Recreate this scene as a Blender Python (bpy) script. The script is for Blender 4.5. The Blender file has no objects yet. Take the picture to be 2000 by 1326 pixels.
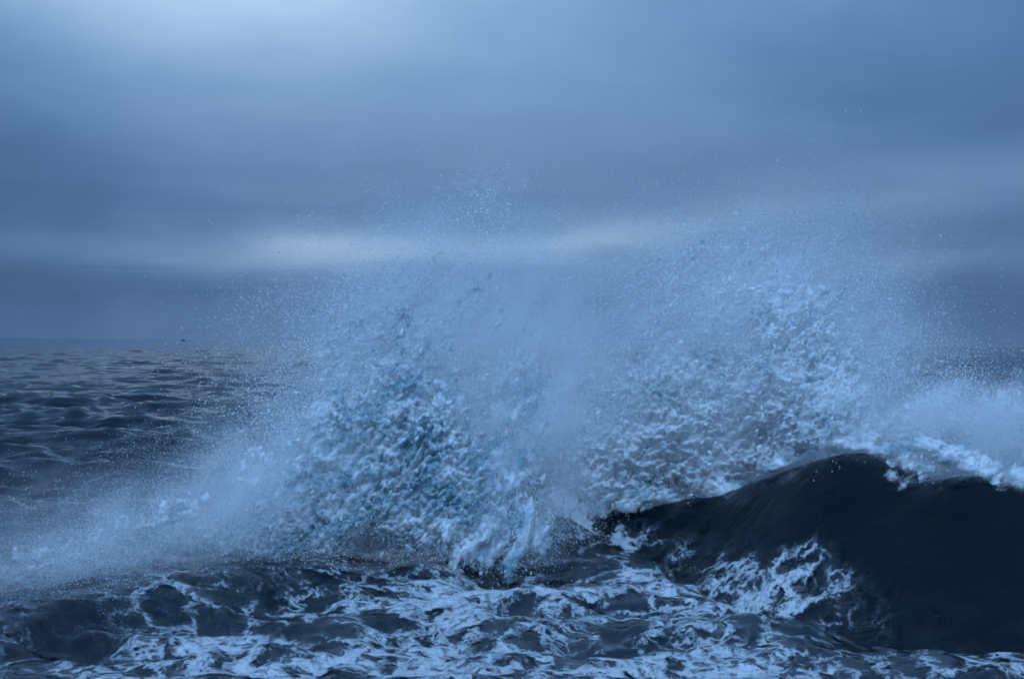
import bpy, math, random
import numpy as np
from mathutils import Matrix, Vector, Euler

# ------------------------------------------------------------------ camera
scene = bpy.context.scene
col = scene.collection
EYE = 3.0
LENS = 50.0
FPX = LENS / 36.0 * 2000.0
cam_d = bpy.data.cameras.new('camera')
cam_d.lens = LENS
cam_d.sensor_width = 36.0
cam_d.clip_start = 0.1
cam_d.clip_end = 30000.0
cam = bpy.data.objects.new('camera', cam_d)
col.objects.link(cam)
cam.matrix_world = (Matrix.Translation((0, 0, EYE)) @
                    Matrix.Rotation(math.radians(90.0 + 0.12), 4, 'X') @
                    Matrix.Rotation(math.radians(0.55), 4, 'Z'))
scene.camera = cam

# ------------------------------------------------------------------ render / exposure
scene.view_settings.view_transform = 'Standard'
scene.view_settings.look = 'None'
scene.view_settings.exposure = 0.0
scene.view_settings.gamma = 1.0
scene.cycles.use_denoising = True
scene.cycles.max_bounces = 8
scene.cycles.diffuse_bounces = 4
scene.cycles.glossy_bounces = 2
scene.cycles.transmission_bounces = 2
scene.cycles.volume_bounces = 2
scene.cycles.transparent_max_bounces = 18
scene.cycles.volume_max_steps = 64
scene.cycles.volume_step_rate = 4.0
scene.cycles.use_adaptive_sampling = True
scene.cycles.adaptive_threshold = 0.08
scene.cycles.adaptive_min_samples = 12
scene.cycles.filter_width = 1.7

# ------------------------------------------------------------------ world: overcast dusk sky
SUN_AZ = math.radians(-168)      # behind the viewer, behind the cloud
SUN_EL = math.radians(44)
SKY_K = 0.1
world = bpy.data.worlds.new('World')
scene.world = world
world.use_nodes = True
wt = world.node_tree
world.cycles.sampling_method = 'MANUAL'
world.cycles.sample_map_resolution = 256
wt.nodes.clear()


class NG:
    """tiny helper to write node maths"""
    def __init__(self, tree):
        self.t = tree

    def node(self, kind, **kw):
        n = self.t.nodes.new(kind)
        for k, v in kw.items():
            setattr(n, k, v)
        return n

    def put(self, sock, v):
        if isinstance(v, bpy.types.NodeSocket):
            self.t.links.new(v, sock)
        else:
            sock.default_value = v

    def m(self, op, a, b=None, c=None, clamp=False):
        n = self.node('ShaderNodeMath', operation=op, use_clamp=clamp)
        self.put(n.inputs[0], a)
        if b is not None:
            self.put(n.inputs[1], b)
        if c is not None:
            self.put(n.inputs[2], c)
        return n.outputs[0]

    def v(self, op, a, b=None):
        n = self.node('ShaderNodeVectorMath', operation=op)
        self.put(n.inputs[0], a)
        if b is not None:
            self.put(n.inputs['Scale'] if op == 'SCALE' else n.inputs[1], b)
        return n.outputs['Value'] if op in ('LENGTH', 'DOT_PRODUCT', 'DISTANCE') else n.outputs[0]

    def ramp(self, x, a, b, c=0.0, d=1.0, smooth=True):
        n = self.node('ShaderNodeMapRange', interpolation_type='SMOOTHSTEP' if smooth else 'LINEAR')
        self.put(n.inputs['Value'], x)
        for k, val in zip(('From Min', 'From Max', 'To Min', 'To Max'), (a, b, c, d)):
            self.put(n.inputs[k], val)
        return n.outputs[0]

    def mix(self, f, a, b):
        n = self.node('ShaderNodeMix', data_type='RGBA')
        self.put(n.inputs[0], f)
        self.put(n.inputs[6], a)
        self.put(n.inputs[7], b)
        return n.outputs[2]

    def noise(self, vec, scale, detail=3.0, rough=0.5, dist=0.0, color=False):
        n = self.node('ShaderNodeTexNoise')
        self.put(n.inputs['Vector'], vec)
        self.put(n.inputs['Scale'], scale)
        n.inputs['Detail'].default_value = detail
        n.inputs['Roughness'].default_value = rough
        n.inputs['Distortion'].default_value = dist
        return n.outputs['Color'] if color else n.outputs['Fac']

    def xyz(self, x, y, z):
        n = self.node('ShaderNodeCombineXYZ')
        for s, val in zip(n.inputs, (x, y, z)):
            self.put(s, val)
        return n.outputs[0]


W = NG(wt)
tc = W.node('ShaderNodeTexCoord')
sep = W.node('ShaderNodeSeparateXYZ')
wt.links.new(tc.outputs['Generated'], sep.inputs[0])
dx, dy, dz = sep.outputs
az = W.m('ARCTAN2', dx, dy)
el = W.m('ARCSINE', dz)


def deg_of(px, py):
    return math.atan((px - 1000) / FPX), math.atan((672 - py) / FPX)


# slow uneven warp so that no cloud edge is a clean ellipse
wv = W.xyz(W.m('MULTIPLY', az, 4.0), W.m('MULTIPLY', el, 10.0), 3.3)
warp = W.node('ShaderNodeTexNoise')
W.put(warp.inputs['Vector'], wv)
warp.inputs['Scale'].default_value = 1.6
warp.inputs['Detail'].default_value = 4
wsep = W.node('ShaderNodeSeparateColor')
wt.links.new(warp.outputs['Color'], wsep.inputs[0])
azw = W.m('ADD', az, W.m('MULTIPLY', W.m('SUBTRACT', wsep.outputs[0], 0.5), 0.10))
elw = W.m('ADD', el, W.m('MULTIPLY', W.m('SUBTRACT', wsep.outputs[1], 0.5), 0.035))


def cloud_patch(px, py, sx, sy, tilt=0.0):
    a0, e0 = deg_of(px, py)
    ct, st = math.cos(math.radians(tilt)), math.sin(math.radians(tilt))
    da = W.m('SUBTRACT', azw, a0)
    de = W.m('SUBTRACT', elw, e0)
    u = W.m('ADD', W.m('MULTIPLY', da, ct), W.m('MULTIPLY', de, st))
    v = W.m('SUBTRACT', W.m('MULTIPLY', de, ct), W.m('MULTIPLY', da, st))
    u = W.m('MULTIPLY', u, FPX / sx)
    v = W.m('MULTIPLY', v, FPX / sy)
    r2 = W.m('ADD', W.m('MULTIPLY', u, u), W.m('MULTIPLY', v, v))
    return W.m('EXPONENT', W.m('MULTIPLY', r2, -0.5))


# cloud deck seen in perspective: noise over the whole sky
zc = W.m('MAXIMUM', dz, 0.03)
deck = W.xyz(W.m('DIVIDE', dx, zc), W.m('DIVIDE', dy, zc), 0.0)
n_deck = W.noise(deck, 0.42, 4, 0.5, 0.4)
n_soft = W.noise(W.xyz(W.m('MULTIPLY', az, 1.0), W.m('MULTIPLY', el, 2.0), 7.1), 3.2, 5, 0.55)
lum = W.m('ADD', 0.66, W.m('MULTIPLY', W.m('SUBTRACT', n_deck, 0.5), 0.14))
n_mott = W.noise(W.xyz(az, W.m('MULTIPLY', el, 1.3), 2.2), 11.0, 5, 0.6)
lum = W.m('ADD', lum, W.m('MULTIPLY', W.m('SUBTRACT', n_mott, 0.5), 0.10))
lum = W.m('ADD', lum, W.m('MULTIPLY', W.m('SUBTRACT', n_soft, 0.5), 0.30))
for amp, args in (
        (0.54, (260, -60, 420, 120, 4)),      # torn bright gap
        (0.16, (420, 110, 260, 110, 10)),
        (0.20, (1050, 90, 420, 240, 0)),
        (0.42, (690, 490, 170, 25, 3)),       # pale streak above the horizon
        (0.16, (330, 505, 260, 24, -2)),
        (0.34, (1150, 466, 170, 22, 4)),
        (0.18, (1800, 372, 330, 56, 9)),
        (0.16, (1780, 520, 190, 22, 2)),
        (-0.06, (250, 385, 430, 60, 0)),
        (-0.08, (250, 560, 500, 34, 0)),
        (-0.12, (1900, 590, 260, 60, 0)),
        (-0.14, (-60, 260, 190, 330, 0)),
        (-0.16, (2060, 170, 300, 190, 0)),
):
    lum = W.m('ADD', lum, W.m('MULTIPLY', cloud_patch(*args), amp))
lum = W.m('MAXIMUM', lum, 0.25)
cr = W.node('ShaderNodeValToRGB')        # thin bright cloud is paler, thick cloud bluer
W.put(cr.inputs[0], W.m('DIVIDE', lum, 2.0))
els = cr.color_ramp.elements
els[0].position, els[0].color = 0.28, (0.124, 0.262, 0.54, 1)
els[1].position, els[1].color = 0.90, (0.35, 0.46, 0.545, 1)
for p_, c_ in ((0.46, (0.190, 0.324, 0.54, 1)), (0.66, (0.29, 0.412, 0.545, 1))):
    e_ = els.new(p_)
    e_.color = c_
cloud_c = cr.outputs[0]
# an overcast sky is about three times as bright overhead as at the horizon
lum = W.m('MULTIPLY', lum, W.m('ADD', 0.90, W.m('MULTIPLY', W.m('MAXIMUM', dz, 0.0), 1.8)))
cloud_c = W.v('SCALE', cloud_c, W.m('DIVIDE', lum, SKY_K))
sky = W.node('ShaderNodeTexSky', sky_type='NISHITA', sun_disc=False)
sky.sun_elevation = SUN_EL
sky.sun_rotation = SUN_AZ
sky.altitude = 0
sky.dust_density = 2.0
full = W.mix(0.985, sky.outputs[0], cloud_c)
bg = W.node('ShaderNodeBackground')
W.put(bg.inputs['Color'], full)
bg.inputs['Strength'].default_value = SKY_K
wo = W.node('ShaderNodeOutputWorld')
wt.links.new(bg.outputs[0], wo.inputs['Surface'])

# ------------------------------------------------------------------ sun through thick cloud
sd = bpy.data.lights.new('sun', 'SUN')
sd.energy = 3.0
sd.angle = math.radians(20)
sd.color = (0.32, 0.59, 1.0)
sun = bpy.data.objects.new('sun', sd)
col.objects.link(sun)
sdir = Vector((math.sin(SUN_AZ) * math.cos(SUN_EL), math.cos(SUN_AZ) * math.cos(SUN_EL), math.sin(SUN_EL)))
sun.rotation_euler = sdir.to_track_quat('Z', 'Y').to_euler()

rng = np.random.default_rng(11)
CM = np.array(cam.matrix_world)


def at(px, py, d):
    """world point on the view line of a photograph pixel, d metres out to sea"""
    v = CM[:3, :3] @ np.array([(px - 1000) / FPX, (663 - py) / FPX, -1.0])
    return np.array([0, 0, EYE]) + v * (d / v[1])


# ------------------------------------------------------------------ numpy noise
def _hash(ix, iy, iz, seed):
    h = (ix * 374761393 + iy * 668265263 + iz * 2147483647 + seed * 974634777) & 0xffffffff
    h = ((h ^ (h >> 13)) * 1274126177) & 0xffffffff
    h = ((h ^ (h >> 16)) * 2246822519) & 0xffffffff
    return ((h ^ (h >> 15)) & 0xffff) / 65535.0


def vnoise(x, y, z=None, seed=0):
    if z is None:
        z = np.zeros_like(x)
    fx, fy, fz = np.floor(x), np.floor(y), np.floor(z)
    ix, iy, iz = fx.astype(np.int64), fy.astype(np.int64), fz.astype(np.int64)
    tx, ty, tz = x - fx, y - fy, z - fz
    tx, ty, tz = [t * t * t * (t * (t * 6 - 15) + 10) for t in (tx, ty, tz)]
    r = 0
    for a in (0, 1):
        wx = tx if a else 1 - tx
        for b in (0, 1):
            wy = ty if b else 1 - ty
            for c in (0, 1):
                wz = tz if c else 1 - tz
                r = r + wx * wy * wz * _hash(ix + a, iy + b, iz + c, seed)
    return r


def fbm(x, y, z=None, oct=4, seed=0, gain=0.5):
    s, a, tot = 0, 1.0, 0
    f = 1.0
    for o in range(oct):
        s = s + a * vnoise(x * f, y * f, None if z is None else z * f, seed + o * 17)
        tot += a
        a *= gain
        f *= 2.03
    return s / tot


def sstep(a, b, x):
    t = np.clip((x - a) / (b - a), 0, 1)
    return t * t * (3 - 2 * t)


# ------------------------------------------------------------------ the shape of the sea
r0 = random.Random(5)
COMP = []
for i in range(46):
    lam = 0.7 * (10.0 / 0.7) ** ((i + r0.random()) / 46)
    th = math.radians(-90 + r0.gauss(6, 24))
    amp = 0.0155 * lam ** 0.45 * r0.uniform(0.6, 1.3)
    k = 2 * math.pi / lam
    COMP.append((k * math.cos(th), k * math.sin(th), amp, r0.uniform(0, 6.283), lam))


def chop(x, y, dist=None):
    h = np.zeros_like(x)
    for kx, ky, a, ph, lam in COMP:
        p = kx * x + ky * y + ph
        w = 1.0
        if dist is not None:
            w = 1 - sstep(lam * 60, lam * 170, dist)
        c = np.cos(p)
        h += w * a * (c + 0.8 * (c * c - 0.5))
    # gustiness: calmer and rougher patches
    return h * (0.55 + 0.9 * fbm(x / 23.0, y / 17.0, oct=3, seed=3))


# crest line of the wave that breaks: picture column, row, metres out
CREST = [(-900, 1330, 12.2), (-500, 1290, 12.9), (-200, 1235, 13.6), (0, 1196, 14.2), (200, 1152, 15.2),
         (400, 1112, 16.4), (560, 1096, 17.2), (700, 1098, 17.6), (840, 1092, 18.2), (960, 1075, 19.6),
         (1050, 1036, 21.4), (1130, 994, 22.8), (1300, 974, 22.6), (1450, 946, 21.6), (1560, 903, 20.6),
         (1650, 872, 19.8), (1720, 882, 19.3), (1785, 950, 18.9), (1880, 912, 18.3), (1960, 942, 17.9),
         (2100, 990, 17.5), (2300, 1050, 17.2), (2700, 1150, 17.0)]
CP = np.array([at(*c) for c in CREST])
cx, cy, cz = CP.T
xs = np.linspace(cx[0], cx[-1], 400)


def smooth1(a, n):
    k = np.hanning(n)
    k /= k.sum()
    return np.convolve(np.pad(a, n // 2, mode='edge'), k, 'valid')[:len(a)]


ys_c = smooth1(np.interp(xs, cx, cy), 35)
zs_c = smooth1(np.interp(xs, cx, cz), 15)



XN = float(at(1785, 925, 18.9)[0])


def wave(x, y):
    """height of the breaking wave, from the distance square to its crest line"""
    shp = np.shape(x)
    xf, yf = np.ravel(x), np.ravel(y)
    T = np.full(xf.shape, 30.0)
    A = np.full(xf.shape, 0.2)
    ycx = np.interp(xf, xs, ys_c)
    near_ = np.where((np.abs(yf - ycx) < 12) & (np.abs(xf) < 22))[0]
    qx, qy, qz = xs[::2], ys_c[::2], zs_c[::2]
    tgx, tgy = np.gradient(qx), np.gradient(qy)
    tl = np.hypot(tgx, tgy)
    tgx, tgy = tgx / tl, tgy / tl
    for k in range(0, len(near_), 40000):
        n_ = near_[k:k + 40000]
        d = np.sqrt((xf[n_, None] - qx) ** 2 + (yf[n_, None] - qy) ** 2)
        dm = d.min(1, keepdims=True)
        ki = d.argmin(1)
        al_ = (xf[n_] - qx[ki]) * tgx[ki] + (yf[n_] - qy[ki]) * tgy[ki]
        perp = np.sqrt(np.maximum(dm[:, 0] ** 2 - np.clip(al_, -0.15, 0.15) ** 2, 0))
        w = np.exp((dm - d) / 0.16)
        ws = w.sum(1)
        A[n_] = (w * qz).sum(1) / ws
        T[n_] = np.sign(yf[n_] - ycx[n_]) * perp
    A = np.maximum(A, 0.12).reshape(shp)
    t = T.reshape(shp) + 0.10 * (fbm(x * 0.9, y * 0.15, oct=2, seed=40) - 0.5)
    rgt = sstep(0.3, 0.9, A)
    wf = (0.30 + 0.9 * A) * (1 - rgt) + (0.45 + 0.62 * A) * rgt     # steep side, towards the shore
    wb = 1.5 + 1.0 * A
    front = np.exp(-np.abs(np.minimum(t, 0) / wf) ** 1.8)
    back = np.exp(-(np.maximum(t, 0) / wb) ** 2)
    prof = np.where(t < 0, front, back)
    trough = -(0.34 + 0.16 * rgt) * np.exp(-((t + wf * 2.2) / (wf * 1.1)) ** 2) * np.minimum(A, 1.5)
    return A * prof + trough, A * prof, t


def height(x, y, dist=None):
    w, hump, t = wave(x, y)
    near = np.exp(-((y - 15) / 7.0) ** 2)
    c = chop(x, y, dist)
    churn = (fbm(x * 1.1, y * 0.9, oct=4, seed=21) - 0.5) * 0.30
    churn += (fbm(x * 3.1, y * 2.6, oct=3, seed=27) - 0.5) * 0.09
    calm = 1 - 0.96 * sstep(0.12, 0.55, hump)
    return w + c * (1 - 0.45 * near) * (0.04 + 0.96 * calm) + churn * near * calm, hump


def grid_mesh(X, Y, Z):
    r, c = X.shape
    v = np.stack([X, Y, Z], -1).reshape(-1, 3)
    i = np.arange(r * c).reshape(r, c)
    f = np.stack([i[:-1, :-1], i[:-1, 1:], i[1:, 1:], i[1:, :-1]], -1).reshape(-1, 4)
    return v, f


def grid_normals(X, Y, Z):
    P = np.stack([X, Y, Z], -1)
    du = np.gradient(P, axis=1)
    dv = np.gradient(P, axis=0)
    n = np.cross(du, dv)
    n /= np.linalg.norm(n, axis=-1, keepdims=True)
    return n.reshape(-1, 3)


def make_obj(name, v, f, mat, parent=None, normals=None, attrs=None):
    used = np.zeros(len(v), bool)
    used[f.ravel()] = True
    remap = np.cumsum(used) - 1
    vv = v[used]
    ff = remap[f]
    me = bpy.data.meshes.new(name)
    n = ff.shape[1]
    me.vertices.add(len(vv))
    me.vertices.foreach_set('co', vv.astype(np.float32).ravel())
    me.loops.add(ff.size)
    me.loops.foreach_set('vertex_index', ff.astype(np.int32).ravel())
    me.polygons.add(len(ff))
    me.polygons.foreach_set('loop_start', np.arange(0, ff.size, n, dtype=np.int32))
    me.polygons.foreach_set('loop_total', np.full(len(ff), n, np.int32))
    me.polygons.foreach_set('use_smooth', np.ones(len(ff), bool))
    me.update(calc_edges=True)
    for k, a in (attrs or {}).items():
        at_ = me.attributes.new(k, 'FLOAT', 'POINT')
        at_.data.foreach_set('value', a[used].astype(np.float32))
    if normals is not None:
        me.normals_split_custom_set_from_vertices(normals[used].astype(np.float32))
    me.materials.append(mat)
    o = bpy.data.objects.new(name, me)
    col.objects.link(o)
    if parent:
        o.parent = parent
    return o


def tag(o, label=None, category=None, group=None, kind=None):
    for k, val in (('label', label), ('category', category), ('group', group), ('kind', kind)):
        if val:
            o[k] = val
    return o


# ------------------------------------------------------------------ materials
def new_mat(name):
    m = bpy.data.materials.new(name)
    m.use_nodes = True
    m.node_tree.nodes.clear()
    g = NG(m.node_tree)
    out = g.node('ShaderNodeOutputMaterial')
    return m, g, out


def water_material(name, ripple, rough=0.06, blue=1.0, spec=0.5):
    m, g, out = new_mat(name)
    geo = g.node('ShaderNodeNewGeometry')
    pos = geo.outputs['Position']
    ps = g.node('ShaderNodeSeparateXYZ')
    g.put(ps.inputs[0], pos)
    stretch = g.xyz(g.m('MULTIPLY', ps.outputs[0], 0.6), ps.outputs[1], ps.outputs[2])
    n1 = g.noise(stretch, 1.3, 4, 0.55)
    n2 = g.noise(stretch, 7.0, 4, 0.6)
    n3 = g.noise(g.xyz(g.m('MULTIPLY', ps.outputs[0], 0.4), ps.outputs[1], ps.outputs[2]), 0.22, 5, 0.6)
    hgt = g.m('ADD', g.m('MULTIPLY', n1, 0.07), g.m('MULTIPLY', n2, 0.010))
    hgt = g.m('ADD', hgt, g.m('MULTIPLY', n3, 0.55))
    b = g.node('ShaderNodeBump')
    b.inputs['Strength'].default_value = ripple
    b.inputs['Distance'].default_value = 1.0
    g.put(b.inputs['Height'], hgt)
    p = g.node('ShaderNodeBsdfPrincipled')
    patch = g.noise(g.xyz(g.m('MULTIPLY', ps.outputs[0], 0.5), ps.outputs[1], 0.0), 0.08, 4, 0.6)
    g.put(p.inputs['Base Color'], g.mix(g.ramp(patch, 0.3, 0.7), (0.001, 0.003 * blue, 0.006 * blue, 1), (0.002, 0.006 * blue, 0.010 * blue, 1)))
    g.put(p.inputs['Roughness'], g.ramp(g.noise(pos, 2.0, 3), 0.3, 0.7, rough, rough + 0.10))
    p.inputs['IOR'].default_value = 1.333
    p.inputs['Specular IOR Level'].default_value = spec
    g.put(p.inputs['Normal'], b.outputs[0])
    g.t.links.new(p.outputs[0], out.inputs['Surface'])
    return m


def foam_material():
    m, g, out = new_mat('sea_foam')
    geo = g.node('ShaderNodeNewGeometry')
    pos = geo.outputs['Position']
    ps = g.node('ShaderNodeSeparateXYZ')
    g.put(ps.inputs[0], pos)
    flat = g.xyz(ps.outputs[0], g.m('MULTIPLY', ps.outputs[1], 0.8), g.m('MULTIPLY', ps.outputs[2], 0.8))
    w1 = g.v('SCALE', g.v('SUBTRACT', g.noise(flat, 1.4, 5, 0.6, color=True), (0.5, 0.5, 0.5)), 0.95)
    w2 = g.v('SCALE', g.v('SUBTRACT', g.noise(flat, 7.0, 3, 0.6, color=True), (0.5, 0.5, 0.5)), 0.16)
    p = g.v('ADD', g.v('ADD', flat, w1), w2)

    def web(scale):
        vo = g.node('ShaderNodeTexVoronoi', feature='DISTANCE_TO_EDGE')
        g.put(vo.inputs['Vector'], p)
        vo.inputs['Scale'].default_value = scale
        return vo.outputs['Distance']
    e1 = g.ramp(web(1.9), 0.01, 0.26, 1.0, 0.0)
    e2 = g.ramp(web(5.4), 0.01, 0.30, 1.0, 0.0)
    cov = g.node('ShaderNodeAttribute', attribute_name='coverage').outputs['Fac']
    fine = g.noise(g.xyz(g.v('DOT_PRODUCT', p, (0.7, 0.2, 0)), g.v('DOT_PRODUCT', p, (-0.2, 1.0, 0)), 0.0), 8.0, 6, 0.7, 0.6)
    e3 = g.ramp(web(12.0), 0.01, 0.32, 1.0, 0.0)
    lace = g.m('ADD', g.m('ADD', g.m('MULTIPLY', e1, 0.48), g.m('MULTIPLY', e2, 0.34)), g.m('MULTIPLY', e3, 0.20))
    lace = g.m('ADD', lace, g.m('MULTIPLY', g.m('SUBTRACT', fine, 0.5), 0.95))
    a = g.m('ADD', lace, g.m('SUBTRACT', g.m('MULTIPLY', cov, 1.5), 1.12))
    alpha = g.m('MAXIMUM', g.ramp(a, 0.02, 0.74, 0.0, 0.95), g.ramp(a, -0.45, 0.25, 0.0, 0.07))
    alpha = g.m('MULTIPLY', alpha, g.ramp(cov, 0.0, 0.22))
    d = g.node('ShaderNodeBsdfDiffuse')
    bump = g.node('ShaderNodeBump')
    bump.inputs['Strength'].default_value = 0.8
    bump.inputs['Distance'].default_value = 0.07
    g.put(bump.inputs['Height'], g.m('ADD', g.m('MULTIPLY', a, 0.9), g.noise(p, 22.0, 3, 0.6)))
    g.put(d.inputs['Normal'], bump.outputs[0])
    g.put(d.inputs['Color'], g.mix(g.ramp(a, 0.0, 1.0), (0.42, 0.48, 0.52, 1), (0.66, 0.68, 0.70, 1)))
    tr = g.node('ShaderNodeBsdfTransparent')
    mx = g.node('ShaderNodeMixShader')
    g.put(mx.inputs[0], alpha)
    g.t.links.new(tr.outputs[0], mx.inputs[1])
    g.t.links.new(d.outputs[0], mx.inputs[2])
    g.t.links.new(mx.outputs[0], out.inputs['Surface'])
    return m


def spray_material(name, kind, clear):
    m, g, out = new_mat(name)
    tint = g.node('ShaderNodeAttribute', attribute_name='tint', attribute_type=kind).outputs['Fac']
    geo = g.node('ShaderNodeNewGeometry')
    n = g.noise(geo.outputs['Position'], 26.0, 3, 0.6)
    t2 = g.m('ADD', tint, g.m('MULTIPLY', g.m('SUBTRACT', n, 0.5), 0.5))
    c = g.mix(g.ramp(t2, 0.0, 0.9), (0.34, 0.50, 0.58, 1), (0.95, 0.96, 0.97, 1))
    d = g.node('ShaderNodeBsdfDiffuse')
    g.put(d.inputs['Color'], c)
    t = g.node('ShaderNodeBsdfTranslucent')
    g.put(t.inputs['Color'], c)
    mx = g.node('ShaderNodeMixShader')
    mx.inputs[0].default_value = 0.42
    g.t.links.new(d.outputs[0], mx.inputs[1])
    g.t.links.new(t.outputs[0], mx.inputs[2])
    gl = g.node('ShaderNodeBsdfGlossy')
    gl.inputs['Roughness'].default_value = 0.3
    mx2 = g.node('ShaderNodeMixShader')
    mx2.inputs[0].default_value = 0.05
    g.t.links.new(mx.outputs[0], mx2.inputs[1])
    g.t.links.new(gl.outputs[0], mx2.inputs[2])
    if clear > 0:
        tr = g.node('ShaderNodeBsdfTransparent')
        mx3 = g.node('ShaderNodeMixShader')
        g.put(mx3.inputs[0], clear)
        g.t.links.new(mx2.outputs[0], mx3.inputs[1])
        g.t.links.new(tr.outputs[0], mx3.inputs[2])
        g.t.links.new(mx3.outputs[0], out.inputs['Surface'])
    else:
        g.t.links.new(mx2.outputs[0], out.inputs['Surface'])
    return m


M_WATER = water_material('sea_water', 0.75, blue=1.6)
M_WAVE = water_material('wave_water', 0.55, 0.16, spec=0.28)   # stretched smoother; sky reflection also cut in the material to blacken the face
M_FOAM = foam_material()
M_SPRAY = spray_material('spray_clump', 'INSTANCER', 0.3)
M_DROP = spray_material('spray_drop', 'GEOMETRY', 0.0)

# ------------------------------------------------------------------ near water: sea and the breaking wave
gx = np.arange(-13.0, 13.0, 0.035)
gy = np.arange(8.0, 30.2, 0.047)
NX, NY = np.meshgrid(gx, gy)
NZ, HUMP = height(NX, NY)
lean = 0.18 * np.clip(HUMP, 0, 2) ** 1.6
NYL = NY - lean * sstep(0.3, 1.6, HUMP)       # the face leans over towards the shore
nv, nf = grid_mesh(NX, NYL, NZ)
nn = grid_normals(NX, NYL, NZ)
hump_f = HUMP.ravel()[nf].mean(1)
x_f = nv[nf][:, :, 0].mean(1)
notch = XN
low_end = float(at(1090, 1000, 22.2)[0])
tall = hump_f > 0.02
is_far = tall & (x_f > low_end) & (x_f <= notch)
is_near = tall & (x_f > notch)
is_low = (hump_f > 0.10) & (x_f <= low_end)
is_sea = ~(is_far | is_near | is_low)

# far water, to the horizon
fy = [29.6]
while fy[-1] < 9000:
    fy.append(fy[-1] * (1.0046 if fy[-1] < 400 else 1.03))
fy = np.array(fy)
fu = np.linspace(-1, 1, 540)
FX = np.outer(np.maximum(20.0, fy * 0.68), fu)
FY = np.repeat(fy[:, None], len(fu), 1)
FZ, _ = height(FX, FY, FY)
FZ[:3] -= np.array([0.05, 0.03, 0.01])[:, None]
fv, ff = grid_mesh(FX, FY, FZ)
fn = grid_normals(FX, FY, FZ)
# water carrying on under and behind the viewer, and to both sides
def coarse(x0, x1, y0, y1, n):
    X, Y = np.meshgrid(np.linspace(x0, x1, n), np.linspace(y0, y1, n))
    Z, _ = height(X, Y)
    return X, Y, Z - 0.03


sheets = [(nv, nf[is_sea], nn), (fv, ff, fn)]
for box_ in ((-120, 120, -120, 8.1, 170), (-120, -12.9, 8.0, 30.5, 130), (12.9, 120, 8.0, 30.5, 130)):
    cxx, cyy, czz = coarse(*box_)
    v_, f_ = grid_mesh(cxx, cyy, czz)
    sheets.append((v_, f_, grid_normals(cxx, cyy, czz)))
offs = np.cumsum([0] + [len(a[0]) for a in sheets])
sv = np.concatenate([a[0] for a in sheets])
sf = np.concatenate([a[1] + o for a, o in zip(sheets, offs)])
sn = np.concatenate([a[2] for a in sheets])
sea = make_obj('sea', sv, sf, M_WATER, normals=sn)
tag(sea, 'dark choppy blue sea reaching to the horizon', kind='structure')
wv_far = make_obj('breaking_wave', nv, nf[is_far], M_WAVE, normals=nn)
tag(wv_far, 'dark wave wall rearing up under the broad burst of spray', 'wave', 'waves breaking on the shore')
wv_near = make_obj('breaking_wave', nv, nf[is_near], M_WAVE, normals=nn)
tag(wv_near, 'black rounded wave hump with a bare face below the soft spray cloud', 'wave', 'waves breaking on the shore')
wv_low = make_obj('breaking_wave', nv, nf[is_low], M_WATER, normals=nn)
tag(wv_low, 'low dark wave ridge running below the slanting mist', 'wave', 'waves breaking on the shore')

# ------------------------------------------------------------------ foam lying on the water
fgx = np.arange(-13.0, 13.0, 0.05)
fgy = np.arange(9.0, 26.0, 0.06)
GX, GY = np.meshgrid(fgx, fgy)
GZ, GH = height(GX, GY)
gl = 0.18 * np.clip(GH, 0, 2) ** 1.6
GYL = GY - gl * sstep(0.3, 1.6, GH)
# where on the photograph's foreground the foam lies, as soft patches on the water plane
PATCH = [  # column, row on still water, radius x m, radius y m, strength
    (640, 1285, 2.2, 1.1, 0.76), (900, 1180, 1.7, 1.4, 0.80), (980, 1120, 0.7, 1.7, 0.75), (250, 1310, 1.5, 0.9, 0.58),
    (1350, 1180, 1.9, 2.2, 0.62), (1200, 1080, 1.0, 1.6, 0.55), (1420, 1075, 1.0, 1.1, 0.55), (1480, 1140, 1.0, 1.4, 0.58),
    (1300, 1300, 2.2, 1.0, 0.62), (1560, 1315, 1.2, 0.6, 0.60), (1880, 1316, 1.3, 0.35, 0.62), (1960, 1290, 0.8, 0.30, 0.55),
    (400, 1200, 1.6, 1.2, 0.46), (80, 1230, 1.2, 1.0, 0.38), (660, 1150, 1.3, 1.0, 0.48), (1700, 1255, 0.7, 0.55, 0.36),
    (1300, 1120, 1.2, 1.4, 0.70), (1500, 1130, 0.9, 1.3, 0.72), (1560, 1200, 0.8, 1.0, 0.68),
    (930, 1165, 0.9, 1.0, 0.9), (820, 1150, 0.7, 0.7, 0.75),
    (1230, 1062, 0.8, 0.7, 0.70), (1420, 1078, 0.9, 0.7, 0.72), (1570, 1085, 0.45, 0.6, 0.66), (1640, 1170, 0.3, 0.6, 0.5),
    (1960, 1275, 0.9, 0.35, 0.75), (1860, 1300, 0.8, 0.3, 0.7), (1790, 1210, 0.10, 0.4, 0.6),
    (300, 1360, 1.6, 0.5, 0.5), (800, 1365, 1.6, 0.5, 0.66), (1300, 1370, 1.6, 0.5, 0.66), (1750, 1370, 1.4, 0.5, 0.6),
    (-300, 1280, 1.8, 1.6, 0.5), (2300, 1310, 1.6, 0.6, 0.5), (330, 1130, 1.2, 1.0, 0.42),
]
COV = np.zeros_like(GX)
wob_x = (fbm(GX * 0.7, GY * 0.7, oct=4, seed=61) - 0.5) * 2.0
wob_y = (fbm(GX * 0.7, GY * 0.7, oct=4, seed=71) - 0.5) * 2.0
for px, py, ra, rb, s in PATCH:
    q = at(px, py, 15.0)
    k = EYE / (EYE - q[2])
    qx, qy = q[0] * k, 15.0 * k
    e = ((GX + wob_x - qx) / ra) ** 2 + ((GY + wob_y - qy) / rb) ** 2
    COV = np.maximum(COV, s * np.exp(-0.5 * e * 0.9))
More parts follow.
